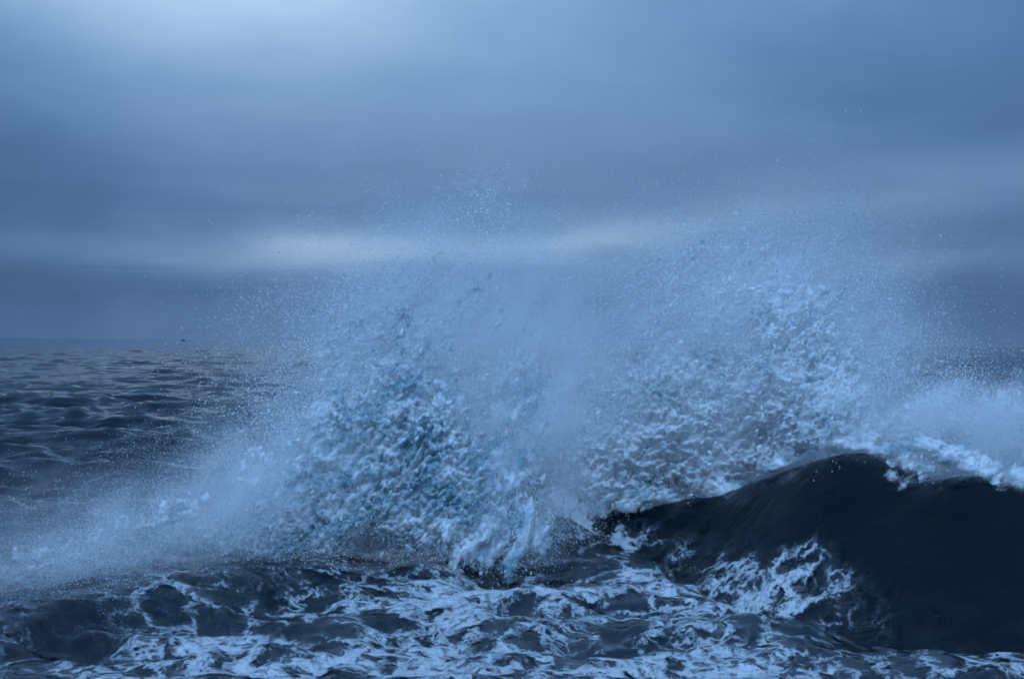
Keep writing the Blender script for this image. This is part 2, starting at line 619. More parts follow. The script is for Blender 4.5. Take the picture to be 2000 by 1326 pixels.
COV *= 1 - 0.5 * sstep(0.5, 0.72, fbm(GX * 0.9 + 5, GY * 0.7, oct=3, seed=91))
COV = COV + 0.30 * (fbm(GX * 0.55, GY * 0.5, oct=4, seed=81) - 0.5)
rel = GH / np.maximum(np.interp(GX, xs, zs_c), 0.2)
clean = sstep(float(at(1600, 1100, 18.0)[0]), float(at(1720, 1100, 18.0)[0]), GX)      # bare face from here on
COV *= 1 - sstep(0.42 - 0.30 * clean, 0.70 - 0.42 * clean, rel) * sstep(low_end - 0.6, low_end + 0.2, GX)
dark = np.exp(-0.5 * (((GX - at(1810, 1180, 14.6)[0]) / 1.05) ** 2 + ((GY - 15.2) / 1.1) ** 2))
COV = np.clip(COV - 0.30 * dark, 0, 1)
gv, gf = grid_mesh(GX, GYL, GZ)
gn = grid_normals(GX, GYL, GZ)
thick = 0.012 + 0.03 * COV.ravel()
gv = gv + gn * thick[:, None]
keep = COV.ravel()[gf].max(1) > 0.03
foam = make_obj('sea_foam', gv, gf[keep], M_FOAM, normals=gn, attrs={'coverage': COV.ravel()})
tag(foam, 'lacy white foam spread over the churned water before the wave', 'foam', kind='stuff')

# ------------------------------------------------------------------ spray: thrown clumps and drops of water
def blob_group(name, mat, subdiv, n_var=5, rough=0.55):
    ng = bpy.data.node_groups.new(name, 'GeometryNodeTree')
    ng.interface.new_socket('Geometry', in_out='INPUT', socket_type='NodeSocketGeometry')
    ng.interface.new_socket('Geometry', in_out='OUTPUT', socket_type='NodeSocketGeometry')
    N, L = ng.nodes, ng.links
    gi, go = N.new('NodeGroupInput'), N.new('NodeGroupOutput')
    g2i = N.new('GeometryNodeGeometryToInstance')
    for k in range(n_var):
        ico = N.new('GeometryNodeMeshIcoSphere')
        ico.inputs['Radius'].default_value = 1.0
        ico.inputs['Subdivisions'].default_value = subdiv
        sp = N.new('GeometryNodeSetPosition')
        nz = N.new('ShaderNodeTexNoise')
        nz.inputs['Scale'].default_value = 1.5
        nz.inputs['Detail'].default_value = 3
        nz.noise_dimensions = '4D'
        nz.inputs['W'].default_value = 3.7 * k + 1.3
        ps = N.new('GeometryNodeInputPosition')
        sb = N.new('ShaderNodeMath')
        sb.operation = 'SUBTRACT'
        L.new(nz.outputs['Fac'], sb.inputs[0])
        sb.inputs[1].default_value = 0.5
        ml = N.new('ShaderNodeMath')
        ml.operation = 'MULTIPLY'
        L.new(sb.outputs[0], ml.inputs[0])
        ml.inputs[1].default_value = rough * 3.2
        sc = N.new('ShaderNodeVectorMath')
        sc.operation = 'SCALE'
        L.new(ps.outputs[0], nz.inputs['Vector'])
        L.new(ps.outputs[0], sc.inputs[0])
        L.new(ml.outputs[0], sc.inputs['Scale'])
        L.new(ico.outputs['Mesh'], sp.inputs['Geometry'])
        L.new(sc.outputs[0], sp.inputs['Offset'])
        sm = N.new('GeometryNodeSetShadeSmooth')
        L.new(sp.outputs[0], sm.inputs[0])
        mt = N.new('GeometryNodeSetMaterial')
        mt.inputs['Material'].default_value = mat
        L.new(sm.outputs[0], mt.inputs['Geometry'])
        L.new(mt.outputs[0], g2i.inputs[0])
    inst = N.new('GeometryNodeInstanceOnPoints')
    L.new(gi.outputs[0], inst.inputs['Points'])
    L.new(g2i.outputs[0], inst.inputs['Instance'])
    inst.inputs['Pick Instance'].default_value = True

    def attr(nm, dt):
        a = N.new('GeometryNodeInputNamedAttribute')
        a.data_type = dt
        a.inputs['Name'].default_value = nm
        return a.outputs['Attribute']
    L.new(attr('vid', 'INT'), inst.inputs['Instance Index'])
    L.new(attr('rot', 'FLOAT_VECTOR'), inst.inputs['Rotation'])
    L.new(attr('size', 'FLOAT_VECTOR'), inst.inputs['Scale'])
    L.new(inst.outputs[0], go.inputs[0])
    return ng


def drop_group(name, mat):
    """each point becomes one tiny round drop"""
    ng = bpy.data.node_groups.new(name, 'GeometryNodeTree')
    ng.interface.new_socket('Geometry', in_out='INPUT', socket_type='NodeSocketGeometry')
    ng.interface.new_socket('Geometry', in_out='OUTPUT', socket_type='NodeSocketGeometry')
    N, L = ng.nodes, ng.links
    gi, go = N.new('NodeGroupInput'), N.new('NodeGroupOutput')
    mp = N.new('GeometryNodeMeshToPoints')
    a = N.new('GeometryNodeInputNamedAttribute')
    a.data_type = 'FLOAT'
    a.inputs['Name'].default_value = 'drop_radius'
    L.new(a.outputs['Attribute'], mp.inputs['Radius'])
    L.new(gi.outputs[0], mp.inputs['Mesh'])
    mt = N.new('GeometryNodeSetMaterial')
    mt.inputs['Material'].default_value = mat
    L.new(mp.outputs[0], mt.inputs['Geometry'])
    L.new(mt.outputs[0], go.inputs[0])
    return ng


G_CLUMP = blob_group('water_clump', M_SPRAY, 3, 8, 0.62)
G_DROP = drop_group('water_drop', M_DROP)


def spray_object(name, group, parent, P, S, R, T):
    me = bpy.data.meshes.new(name)
    me.vertices.add(len(P))
    me.vertices.foreach_set('co', P.astype(np.float32).ravel())
    for nm, arr in (('size', S), ('rot', R)):
        a = me.attributes.new(nm, 'FLOAT_VECTOR', 'POINT')
        a.data.foreach_set('vector', arr.astype(np.float32).ravel())
    a = me.attributes.new('tint', 'FLOAT', 'POINT')
    a.data.foreach_set('value', T.astype(np.float32))
    a = me.attributes.new('vid', 'INT', 'POINT')
    a.data.foreach_set('value', rng.integers(0, 24, len(P)).astype(np.int32))
    a = me.attributes.new('drop_radius', 'FLOAT', 'POINT')
    a.data.foreach_set('value', S[:, 1].astype(np.float32))
    me.materials.append(M_SPRAY)
    o = bpy.data.objects.new(name, me)
    col.objects.link(o)
    md = o.modifiers.new('scatter', 'NODES')
    md.node_group = group
    o.parent = parent
    o['kind'] = 'stuff'
    return o


def sample(px, py, d, rx, rz, ry, tilt, n, clump=2.2, cut=0.42, hard=False, seed=0):
    """points through a tilted puff of spray; clumpy, denser in the middle"""
    c = at(px, py, d)
    m = d / FPX
    k = int(n * 3)
    q = rng.normal(0, 1, (k, 3))
    if hard:
        q /= np.linalg.norm(q, axis=1, keepdims=True)
        q *= rng.uniform(0, 1, (k, 1)) ** (1 / 3) * 1.55
    a = math.radians(tilt)
    u, v = q[:, 0] * rx * m, q[:, 2] * rz * m
    P = np.stack([c[0] + u * math.cos(a) - v * math.sin(a), c[1] + q[:, 1] * ry,
                  c[2] + u * math.sin(a) + v * math.cos(a)], 1)
    along = P[:, 0] * 0.74 + P[:, 2] * 0.67          # drawn out along the throw
    across = P[:, 2] * 0.74 - P[:, 0] * 0.67
    f = fbm(along * clump * 0.55, P[:, 1] * clump, across * clump * 1.5, oct=5, seed=100 + seed, gain=0.6)
    acc = sstep(cut - 0.05, cut + 0.17, f + rng.uniform(-0.04, 0.04, k))
    P = P[rng.uniform(0, 1, k) < acc][:n]
    return P


def DC(px, off=0.15):
    """metres out, just behind the crest line"""
    return float(np.interp(px, [c[0] for c in CREST], [c[2] for c in CREST])) + off


def sizes(n, lo, hi, power=2.2):
    return lo + (hi - lo) * rng.uniform(0, 1, n) ** power


def build(name, group, parent, spec):
    Ps, Ss, Rs, Ts = [], [], [], []
    for i, s in enumerate(spec):
        P = sample(*s['at'], s['r'][0], s['r'][1], s['r'][2], s.get('tilt', 0), s['n'], s.get('clump', 2.2),
                   s.get('cut', 0.42), s.get('hard', False), seed=i + len(name))
        hz, _ = height(P[:, 0], P[:, 1])
        zc_ = np.interp(P[:, 0], xs, zs_c) + 0.16 * (fbm(P[:, 0] * 2.3, P[:, 1] * 2.3, oct=3, seed=33) - 0.62)
        P = P[(P[:, 2] > hz + 0.01) & ((P[:, 2] > zc_) | (not s.get('trim', True)))]
        n = len(P)
        r = sizes(n, s['s'][0], s['s'][1], s.get('pow', 2.2)) * 0.01
        stretch = rng.uniform(1.0, s.get('long', 1.9), n)
        flat = rng.uniform(0.6, 1.0, n)
        S = np.stack([r * stretch, r * flat, r * flat * rng.uniform(0.7, 1.0, n)], 1)
        ang = np.radians(s.get('dir', 40) + rng.normal(0, s.get('spread', 28), n))
        R = np.stack([rng.uniform(-0.6, 0.6, n), -ang, rng.normal(0, 0.5, n)], 1)
        T = np.clip(rng.normal(s.get('white', 0.8), 0.22, n), 0, 1)
        tn = fbm(P[:, 0] * 1.7, P[:, 1] * 1.7, P[:, 2] * 1.7, oct=3, seed=7)
        T = np.clip(T + (tn - 0.5) * 1.1, 0, 1)
        Ps.append(P), Ss.append(S), Rs.append(R), Ts.append(T)
    return spray_object(name, group, parent, *[np.concatenate(z) for z in (Ps, Ss, Rs, Ts)])


# mist: very fine drops, as air one can see into (a voxel cloud made of soft puffs)
def mist_material():
    m, g, out = new_mat('mist')
    den = g.node('ShaderNodeAttribute', attribute_name='density').outputs['Fac']
    vol = g.node('ShaderNodeVolumeScatter')
    vol.inputs['Color'].default_value = (1, 1, 1, 1)
    g.put(vol.inputs['Density'], den)
    g.t.links.new(vol.outputs[0], out.inputs['Volume'])
    return m


M_MIST = mist_material()
M_MIST.cycles.volume_interpolation = 'LINEAR'
VOXEL = 0.09


def mist(name, parent, puffs, density, scale=1.6, seed=0.0):
    ng = bpy.data.node_groups.new(name, 'GeometryNodeTree')
    ng.interface.new_socket('Geometry', in_out='INPUT', socket_type='NodeSocketGeometry')
    ng.interface.new_socket('Geometry', in_out='OUTPUT', socket_type='NodeSocketGeometry')
    g = NG(ng)
    go = g.node('NodeGroupOutput')
    pos = g.node('GeometryNodeInputPosition').outputs[0]
    wob = g.v('SCALE', g.v('SUBTRACT', g.noise(g.v('ADD', pos, (seed, seed, seed)), 0.9, 2, 0.6, color=True), (0.5, 0.5, 0.5)), 1.1)
    pw = g.v('ADD', pos, wob)
    tot = None
    lo, hi = np.full(3, 1e9), np.full(3, -1e9)
    for px, py, d, rx, rz, ry, tilt, s in puffs:
        c, mm = at(px, py, d), d / FPX
        q = g.v('SUBTRACT', pw, tuple(c))
        a = math.radians(tilt)
        ax = (math.cos(a) / (rx * mm), 0, math.sin(a) / (rx * mm))
        ay = (0, 1 / ry, 0)
        azv = (-math.sin(a) / (rz * mm), 0, math.cos(a) / (rz * mm))
        q = g.xyz(g.v('DOT_PRODUCT', q, ax), g.v('DOT_PRODUCT', q, ay), g.v('DOT_PRODUCT', q, azv))
        e = g.m('MULTIPLY', g.m('EXPONENT', g.m('MULTIPLY', g.v('DOT_PRODUCT', q, q), -0.5)), s)
        tot = e if tot is None else g.m('ADD', tot, e)
        k = math.sqrt(2 * math.log(s / 0.03)) + 0.05
        e = np.array([max(rx, rz if abs(tilt) > 15 else 0) * mm, ry,
                      max(rz, rx * abs(math.sin(a))) * mm]) * k + 0.4
        lo, hi = np.minimum(lo, c - e), np.maximum(hi, c + e)
    lo[2] = max(lo[2], -0.8)
    st = g.xyz(g.m('MULTIPLY', g.v('DOT_PRODUCT', pos, (0.74, 0, 0.67)), 0.6), g.v('DOT_PRODUCT', pos, (0, 1, 0)),
               g.m('MULTIPLY', g.v('DOT_PRODUCT', pos, (-0.67, 0, 0.74)), 1.4))
    nz = g.noise(g.v('ADD', st, (seed, 0, seed)), scale, 4, 0.68)
    den = g.m('MULTIPLY', g.m('MULTIPLY', g.ramp(tot, 0.03, 1.03, 0.0, 1.0, smooth=False),
                              g.ramp(nz, 0.34, 0.68, 0.0, 2.0)), density)
    vc = g.node('GeometryNodeVolumeCube')
    g.put(vc.inputs['Density'], den)
    vc.inputs['Min'].default_value = tuple(lo)
    vc.inputs['Max'].default_value = tuple(hi)
    for nm, k in zip(('X', 'Y', 'Z'), range(3)):
        vc.inputs['Resolution ' + nm].default_value = max(8, int((hi[k] - lo[k]) / VOXEL))
    mt = g.node('GeometryNodeSetMaterial')
    mt.inputs['Material'].default_value = M_MIST
    ng.links.new(vc.outputs[0], mt.inputs['Geometry'])
    ng.links.new(mt.outputs[0], go.inputs[0])
    me = bpy.data.meshes.new(name)
    me.materials.append(M_MIST)
    o = bpy.data.objects.new(name, me)
    col.objects.link(o)
    o.parent = parent
    o['kind'] = 'stuff'
    o.modifiers.new('cloud', 'NODES').node_group = ng
    return o


def thing(name, loc, label, category, group=None):
    o = bpy.data.objects.new(name, None)
    col.objects.link(o)
    o.empty_display_size = 0.2
    return tag(o, label, category, group)


GR = 'bursts of spray thrown up by the wave'
pl = thing('spray_burst', None, 'leaning fan of white spray rising over the low ridge', 'spray', GR)
pr = thing('spray_burst', None, 'tall broad burst of lumpy white spray above the dark wave wall', 'spray', GR)
pe = thing('spray_burst', None, 'soft pale spray cloud behind the black rounded hump', 'spray', GR)
pm = thing('spray_burst', None, 'slanting sheet of thin mist blowing off the low ridge', 'spray', GR)
pc = thing('spray_burst', None, 'column of falling water strands between the two big bursts', 'spray', GR)

# --- torn sheets of foaming water: crumpled, holed, several deep
def worley(u, v, seed=0):
    iu, iv = np.floor(u).astype(np.int64), np.floor(v).astype(np.int64)
    f1 = np.full(u.shape, 9.0)
    for a in (-1, 0, 1):
        for b in (-1, 0, 1):
            cu, cv = iu + a, iv + b
            z_ = np.zeros_like(cu)
            du = cu + _hash(cu, cv, z_, seed) - u
            dv = cv + _hash(cu, cv, z_ + 1, seed + 5) - v
            f1 = np.minimum(f1, du * du + dv * dv)
    return np.sqrt(f1)


def sheet_material(name, lo, hi):
    m, g, out = new_mat(name)
    geo = g.node('ShaderNodeNewGeometry')
    pos = geo.outputs['Position']
    cov = g.node('ShaderNodeAttribute', attribute_name='cover').outputs['Fac']
    lump = g.node('ShaderNodeAttribute', attribute_name='lump').outputs['Fac']
    st = g.xyz(g.m('MULTIPLY', g.v('DOT_PRODUCT', pos, (0.74, 0, 0.67)), 0.6), g.v('DOT_PRODUCT', pos, (0, 1, 0)),
               g.v('DOT_PRODUCT', pos, (-0.67, 0, 0.74)))
    n1 = g.noise(st, 9.0, 4, 0.62, 0.4)
    n2 = g.noise(st, 2.2, 3, 0.55)
    a = g.m('ADD', g.m('MULTIPLY', cov, 1.25), g.m('MULTIPLY', g.m('SUBTRACT', n1, 0.5), 1.5))
    a = g.m('ADD', a, g.m('MULTIPLY', g.m('SUBTRACT', lump, 0.5), 0.55))
    a = g.m('ADD', a, g.m('MULTIPLY', g.m('SUBTRACT', n2, 0.5), 0.5))
    alpha = g.m('MULTIPLY', g.ramp(a, 0.36, 0.84, 0.0, 0.96), g.ramp(cov, 0.02, 0.16))
    froth = g.noise(st, 3.4, 5, 0.7)
    c = g.mix(g.ramp(froth, lo, hi), (0.26, 0.45, 0.52, 1), (0.95, 0.96, 0.97, 1))
    bump = g.node('ShaderNodeBump')
    bump.inputs['Strength'].default_value = 0.9
    bump.inputs['Distance'].default_value = 0.05
    g.put(bump.inputs['Height'], g.noise(st, 26.0, 3, 0.6))
    d = g.node('ShaderNodeBsdfDiffuse')
    g.put(d.inputs['Color'], c)
    g.put(d.inputs['Normal'], bump.outputs[0])
    t = g.node('ShaderNodeBsdfTranslucent')
    g.put(t.inputs['Color'], c)
    mx = g.node('ShaderNodeMixShader')
    mx.inputs[0].default_value = 0.28
    g.t.links.new(d.outputs[0], mx.inputs[1])
    g.t.links.new(t.outputs[0], mx.inputs[2])
    tr = g.node('ShaderNodeBsdfTransparent')
    m2 = g.node('ShaderNodeMixShader')
    g.put(m2.inputs[0], alpha)
    g.t.links.new(tr.outputs[0], m2.inputs[1])
    g.t.links.new(mx.outputs[0], m2.inputs[2])
    g.t.links.new(m2.outputs[0], out.inputs['Surface'])
    return m


M_SHEET = sheet_material('torn_water', 0.30, 0.52)
M_WHITE = sheet_material('white_water', 0.20, 0.42)
M_FAN = sheet_material('fan_water', 0.38, 0.62)
M_FALL = sheet_material('falling_water', 0.36, 0.60)


def water_sheet(parent, puffs, cell, relief, seed, mat=None, step=0.022, drawn=0.6, ang=42, off=0.0, trim=True, bulge=0.35):
    """puffs: column, row, metres out, radii in columns/rows, tilt, strength"""
    C = np.array([at(p[0], p[1], p[2]) for p in puffs])
    M = np.array([p[2] / FPX for p in puffs])
    rx = np.array([p[3] for p in puffs]) * M
    rz = np.array([p[4] for p in puffs]) * M
    big = np.maximum(rx, rz) * 2.3
    X, Z = np.meshgrid(np.arange((C[:, 0] - big).min(), (C[:, 0] + big).max(), step),
                       np.arange(max(-0.3, (C[:, 2] - big).min()), (C[:, 2] + big).max(), step))
    cov = np.zeros_like(X)
    wsum, ysum = np.full(X.shape, 1e-6), np.zeros_like(X)
    wx = X + 0.5 * (fbm(X * 1.3, Z * 1.3, oct=4, seed=seed) - 0.5)
    wz = Z + 0.5 * (fbm(X * 1.3 + 9, Z * 1.3, oct=4, seed=seed + 3) - 0.5)
    for (px, py, d, _, _, tilt, st), c, a_, b_ in zip(puffs, C, rx, rz):
        t = math.radians(tilt)
        u = ((wx - c[0]) * math.cos(t) + (wz - c[2]) * math.sin(t)) / a_
        v = ((wz - c[2]) * math.cos(t) - (wx - c[0]) * math.sin(t)) / b_
        e = np.exp(-0.5 * (u * u + v * v))
        cov = np.maximum(cov, st * np.minimum(1.0, 1.35 * e))
        wsum += e
        ysum += e * c[1]
    a = math.radians(ang)
    al = (X * math.cos(a) + Z * math.sin(a)) * drawn
    ac = Z * math.cos(a) - X * math.sin(a)
    q1 = fbm(al * 4, ac * 4, oct=3, seed=seed + 7) - 0.5
    q2 = fbm(al * 4 + 31, ac * 4, oct=3, seed=seed + 9) - 0.5
    w1 = 1 - worley(al / cell + q1 * 1.1, ac / cell + q2 * 1.1, seed) ** 1.5
    w2 = 1 - worley(al / cell * 2.3 + q2 * 2, ac / cell * 2.3 + q1 * 2, seed + 2)
    w3 = 1 - worley(al / cell * 4.9 + q1 * 3, ac / cell * 4.9 + q2 * 3, seed + 4)
    mixed = sstep(0.36, 0.62, fbm(X * 1.9 + 3, Z * 1.9, oct=3, seed=seed + 31))      # coarse here, fine there
    lump = np.clip((0.62 * w1 + 0.26 * w2) * mixed + (0.30 * w1 + 0.50 * w2) * (1 - mixed) + 0.18 * w3, 0, 1)
    roll = fbm(X * 1.6, Z * 1.6, oct=3, seed=seed + 13) - 0.5
    Y = ysum / wsum + off - relief * (lump - 0.5) * 2 - 0.35 * roll - bulge * cov
    Zd = Z + relief * 0.5 * (lump - 0.5)
    if trim:
        zc_ = np.interp(X, xs, zs_c)
        cov = cov * sstep(-0.10, 0.06, Zd - zc_ + 0.22 * (fbm(X * 3, Z * 3, oct=3, seed=seed + 21) - 0.5))
    elif mat is M_FALL:      # thins out raggedly where it falls back into the sea
        wz_, _ = height(X, Y)
        cov = cov * sstep(-0.05, 0.55, Zd - wz_ + 0.5 * (fbm(X * 4, Z * 1.5, oct=3, seed=seed + 25) - 0.5))
    v, f = grid_mesh(X, Y, Zd)
    f = f[:, ::-1]
    keep_ = cov.ravel()[f].max(1) > 0.02
    o = make_obj('water_sheet', v, f[keep_], mat or M_SHEET, parent,
                 attrs={'cover': cov.ravel(), 'lump': lump.ravel()})
    return o


# over the low ridge
L_P = [(770, 850, 18.3, 100, 100, 0, 0.72), (670, 850, 18.1, 50, 60, -20, 0.85), (630, 980, 18.0, 100, 62, 22, 0.66),
       (830, 960, 18.3, 80, 85, 0, 0.68), (740, 690, 18.5, 120, 75, 0, 0.34), (860, 570, 18.6, 140, 90, 0, 0.15),
       (520, 1050, 17.8, 110, 35, 14, 0.55)]
water_sheet(pl, L_P, 0.125, 0.19, 301, mat=M_FAN, step=0.018, bulge=0.2)
water_sheet(pl, L_P, 0.08, 0.09, 331, step=0.02, off=0.35, ang=60, mat=M_FAN)
water_sheet(pl, [(p[0] + 15, p[1] - 30, p[2], p[3] * 1.25, p[4] * 1.2, p[5], p[6] * 0.65) for p in L_P], 0.09, 0.06, 361, off=0.75, step=0.027)
# above the wave wall
R_P = [(1330, 880, DC(1330), 125, 52, 6, 0.92), (1230, 905, DC(1230), 60, 45, 0, 0.8), (1480, 820, DC(1480), 110, 70, 15, 0.78),
       (1600, 760, DC(1600), 75, 85, 0, 0.76), (1560, 630, DC(1560, 0.5), 85, 55, 0, 0.48), (1370, 760, DC(1370), 130, 60, 15, 0.55),
       (1660, 840, DC(1650), 70, 30, 0, 0.7), (1440, 600, DC(1420), 150, 100, 0, 0.26), (1500, 480, DC(1480), 170, 80, 0, 0.13)]
water_sheet(pr, R_P, 0.165, 0.25, 401, step=0.021, drawn=0.8, bulge=0.1)
water_sheet(pr, R_P, 0.10, 0.11, 431, off=0.4, ang=25, step=0.025, bulge=0.1)
water_sheet(pr, [(p[0], p[1] - 25, p[2], p[3] * 1.2, p[4] * 1.2, p[5], p[6] * 0.62) for p in R_P], 0.11, 0.07, 461, off=0.85, step=0.032)
water_sheet(pr, [(1320, 875, DC(1320, -0.35), 125, 50, 6, 0.95), (1230, 905, DC(1230, -0.3), 60, 44, 0, 0.82),
                 (1450, 850, DC(1450, -0.35), 85, 52, 12, 0.80), (1190, 930, DC(1190, -0.3), 50, 26, 0, 0.66),
                 (1540, 800, DC(1540, -0.3), 60, 55, 10, 0.60)],
            0.165, 0.27, 481, mat=M_WHITE, step=0.02, drawn=0.9, ang=15, bulge=0.05)
# crest of the black hump, and the cloud behind it
water_sheet(pe, [(1830, 900, DC(1830), 60, 22, -10, 0.8), (1960, 932, DC(1960), 80, 16, -18, 0.42), (1780, 920, DC(1780), 30, 26, 0, 0.6),
                 (1880, 830, DC(1880, 1.2), 130, 50, 0, 0.34)], 0.11, 0.06, 501, ang=-15, bulge=0.1)
# ragged lip tearing off the crest
def crest_row(px):
    return float(np.interp(px, [c[0] for c in CREST], [c[1] for c in CREST]))


lip = []
for px in range(1120, 2120, 45):
    sl = math.degrees(math.atan2(crest_row(px - 25) - crest_row(px + 25), 50))
    lip.append((px, crest_row(px) - 3 + 7 * math.sin(px * 0.09), DC(px, -0.28), 34, 17 + 7 * math.sin(px * 0.05 + 1), sl,
                (0.68 if px < 1560 else 0.52) + 0.14 * math.sin(px * 0.031)))
water_sheet(pr, [p for p in lip if p[0] < 1785], 0.10, 0.06, 611, ang=60, drawn=0.45, trim=False, bulge=0.05, step=0.02)
water_sheet(pe, [p for p in lip if p[0] >= 1785], 0.10, 0.06, 631, ang=50, drawn=0.45, trim=False, bulge=0.05, step=0.02)
# the slanting sheet
water_sheet(pm, [(430, 985, 17.4, 150, 40, 26, 0.28), (180, 1085, 16.2, 170, 40, 18, 0.30), (40, 1120, 15.4, 140, 36, 14, 0.34)],
            0.10, 0.05, 531, ang=30, bulge=0.1)
# falling water between the bursts
water_sheet(pc, [(850, 1065, 18.0, 30, 50, 18, 0.48), (905, 1070, 17.9, 26, 65, 12, 0.56), (950, 1060, 18.2, 20, 85, 4, 0.62),
                 (1008, 1080, 18.5, 15, 80, 0, 0.72), (1050, 1090, 18.7, 13, 62, -6, 0.66), (930, 950, 18.6, 45, 60, 8, 0.56),
                 (985, 960, 18.8, 22, 70, 0, 0.5), (1010, 820, 19.2, 60, 120, 0, 0.42)],
            0.12, 0.09, 561, mat=M_FALL, ang=76, drawn=0.32, trim=False, bulge=0.2)
water_sheet(pc, [(890, 1050, 18.4, 50, 65, 10, 0.42), (960, 1000, 18.6, 40, 80, 0, 0.5), (1030, 1060, 19.0, 30, 80, 0, 0.55)],
            0.10, 0.06, 571, mat=M_FALL, ang=80, drawn=0.3, trim=False, bulge=0.1, off=0.3)
water_sheet(pc, [(1110, 1015, 22.4, 26, 45, 20, 0.7), (1150, 1070, 21.6, 30, 22, -25, 0.55)], 0.12, 0.06, 591, ang=70, drawn=0.4, trim=False, bulge=0.1)

# --- fan over the low ridge
build('water_clumps', G_CLUMP, pl, [
    dict(at=(760, 830, 18.2), r=(95, 85, 0.30), n=270, s=(0.8, 3.2), white=0.8, dir=55, cut=0.47),
    dict(at=(800, 770, 18.3), r=(80, 45, 0.30), n=117, s=(0.7, 2.4), white=0.75, dir=30, cut=0.46),
    dict(at=(665, 850, 18.0), r=(42, 55, 0.22), n=94, s=(1.4, 4.0), white=0.95, dir=45, tilt=-25, cut=0.45),
    dict(at=(630, 980, 17.9), r=(95, 62, 0.25), n=176, s=(0.7, 2.4), white=0.75, dir=55, tilt=22, cut=0.46),
    dict(at=(830, 970, 18.3), r=(80, 80, 0.25), n=199, s=(0.8, 3.0), white=0.7, dir=65, cut=0.46),
    dict(at=(700, 680, 18.6), r=(120, 70, 0.5), n=58, s=(0.4, 1.4), white=0.9, cut=0.5),
])
build('droplets', G_DROP, pl, [
    dict(at=(760, 800, 19.1), r=(150, 150, 0.5), n=60000, s=(0.2, 1.1), white=0.75, pow=3),
    dict(at=(780, 650, 19.0), r=(150, 90, 0.8), n=36000, s=(0.15, 0.7), white=0.85, cut=0.46, pow=3),
    dict(at=(900, 490, 19.0), r=(140, 70, 0.8), n=9000, s=(0.15, 0.8), white=0.9, cut=0.50, pow=3),
    dict(at=(950, 410, 19.0), r=(50, 45, 0.6), n=700, s=(0.3, 1.6), white=0.95, cut=0.5, clump=4),
    dict(at=(600, 940, 18.4), r=(80, 150, 0.6), n=50000, s=(0.2, 0.9), tilt=-30, white=0.8, pow=3),
    dict(at=(560, 1050, 18.0), r=(140, 40, 0.5), n=22000, s=(0.2, 0.9), tilt=8, white=0.75, pow=3),
])
# --- burst above the wave wall
build('water_clumps', G_CLUMP, pr, [
    dict(at=(1330, 880, DC(1330)), r=(118, 48, 0.24), n=446, s=(1.5, 5.3), white=1.0, dir=20, hard=True, tilt=6, cut=0.45, clump=3.2),
    dict(at=(1240, 905, DC(1240)), r=(60, 40, 0.22), n=94, s=(1.3, 4.3), white=0.95, dir=30, cut=0.45),
    dict(at=(1500, 800, DC(1500)), r=(105, 62, 0.28), n=329, s=(1.0, 4.0), white=0.9, dir=40, cut=0.46),
    dict(at=(1600, 740, DC(1600)), r=(70, 75, 0.28), n=223, s=(0.8, 3.6), white=0.85, dir=40, cut=0.46),
    dict(at=(1550, 620, DC(1550)), r=(80, 55, 0.35), n=176, s=(0.6, 3.0), white=0.88, dir=25, cut=0.48),
    dict(at=(1640, 835, DC(1640)), r=(60, 30, 0.25), n=152, s=(0.8, 2.9), white=0.6, dir=45, cut=0.45),
    dict(at=(1360, 770, DC(1360)), r=(110, 42, 0.35), n=211, s=(0.8, 3.7), white=0.95, dir=30, cut=0.47, tilt=12),
    dict(at=(1400, 940, DC(1400)), r=(190, 15, 0.25), n=176, s=(0.8, 3.0), white=0.75, dir=20, tilt=10),
    dict(at=(1450, 700, DC(1450)), r=(170, 110, 0.5), n=141, s=(0.6, 2.2), white=0.85, dir=30, cut=0.5),
])
build('droplets', G_DROP, pr, [
    dict(at=(1480, 760, DC(1480, 1.0)), r=(180, 120, 0.6), n=70000, s=(0.2, 1.1), white=0.8, pow=3),
    dict(at=(1470, 600, DC(1470, 0.7)), r=(170, 85, 0.8), n=42000, s=(0.2, 0.9), white=0.85, cut=0.46, pow=3),
    dict(at=(1470, 480, DC(1470)), r=(180, 75, 0.8), n=11000, s=(0.15, 0.9), white=0.8, cut=0.5, pow=3),
    dict(at=(1640, 420, DC(1640)), r=(40, 80, 0.5), n=2200, s=(0.2, 1.0), white=0.4, cut=0.5),
    dict(at=(1200, 760, DC(1200, 0.7)), r=(100, 100, 0.6), n=16000, s=(0.2, 0.9), white=0.88, pow=3),
    dict(at=(1330, 920, DC(1330, 0.7)), r=(170, 45, 0.3), n=8000, s=(0.2, 1.1), white=0.8, tilt=6, pow=3),
    dict(at=(1700, 700, DC(1640)), r=(60, 90, 0.5), n=16000, s=(0.2, 0.9), white=0.8, cut=0.47, pow=3),
])
# --- cloud behind the black hump
build('water_clumps', G_CLUMP, pe, [
    dict(at=(1820, 905, DC(1820)), r=(40, 18, 0.3), n=58, s=(0.7, 2.3), white=0.8),
    dict(at=(1950, 925, DC(1950)), r=(60, 14, 0.3), n=37, s=(0.6, 1.9), white=0.5, tilt=-20),
])
build('droplets', G_DROP, pe, [
    dict(at=(1850, 830, 19.4), r=(110, 55, 0.6), n=40000, s=(0.2, 0.9), white=0.8, pow=3),
    dict(at=(1950, 815, 19.2), r=(110, 42, 0.6), n=20000, s=(0.2, 0.8), white=0.8, pow=3),
    dict(at=(1980, 900, 18.4), r=(70, 50, 0.5), n=14000, s=(0.2, 0.8), white=0.75, pow=3),
    dict(at=(1850, 720, 19.8), r=(90, 40, 0.6), n=2500, s=(0.2, 0.8), white=0.8, pow=3),
])
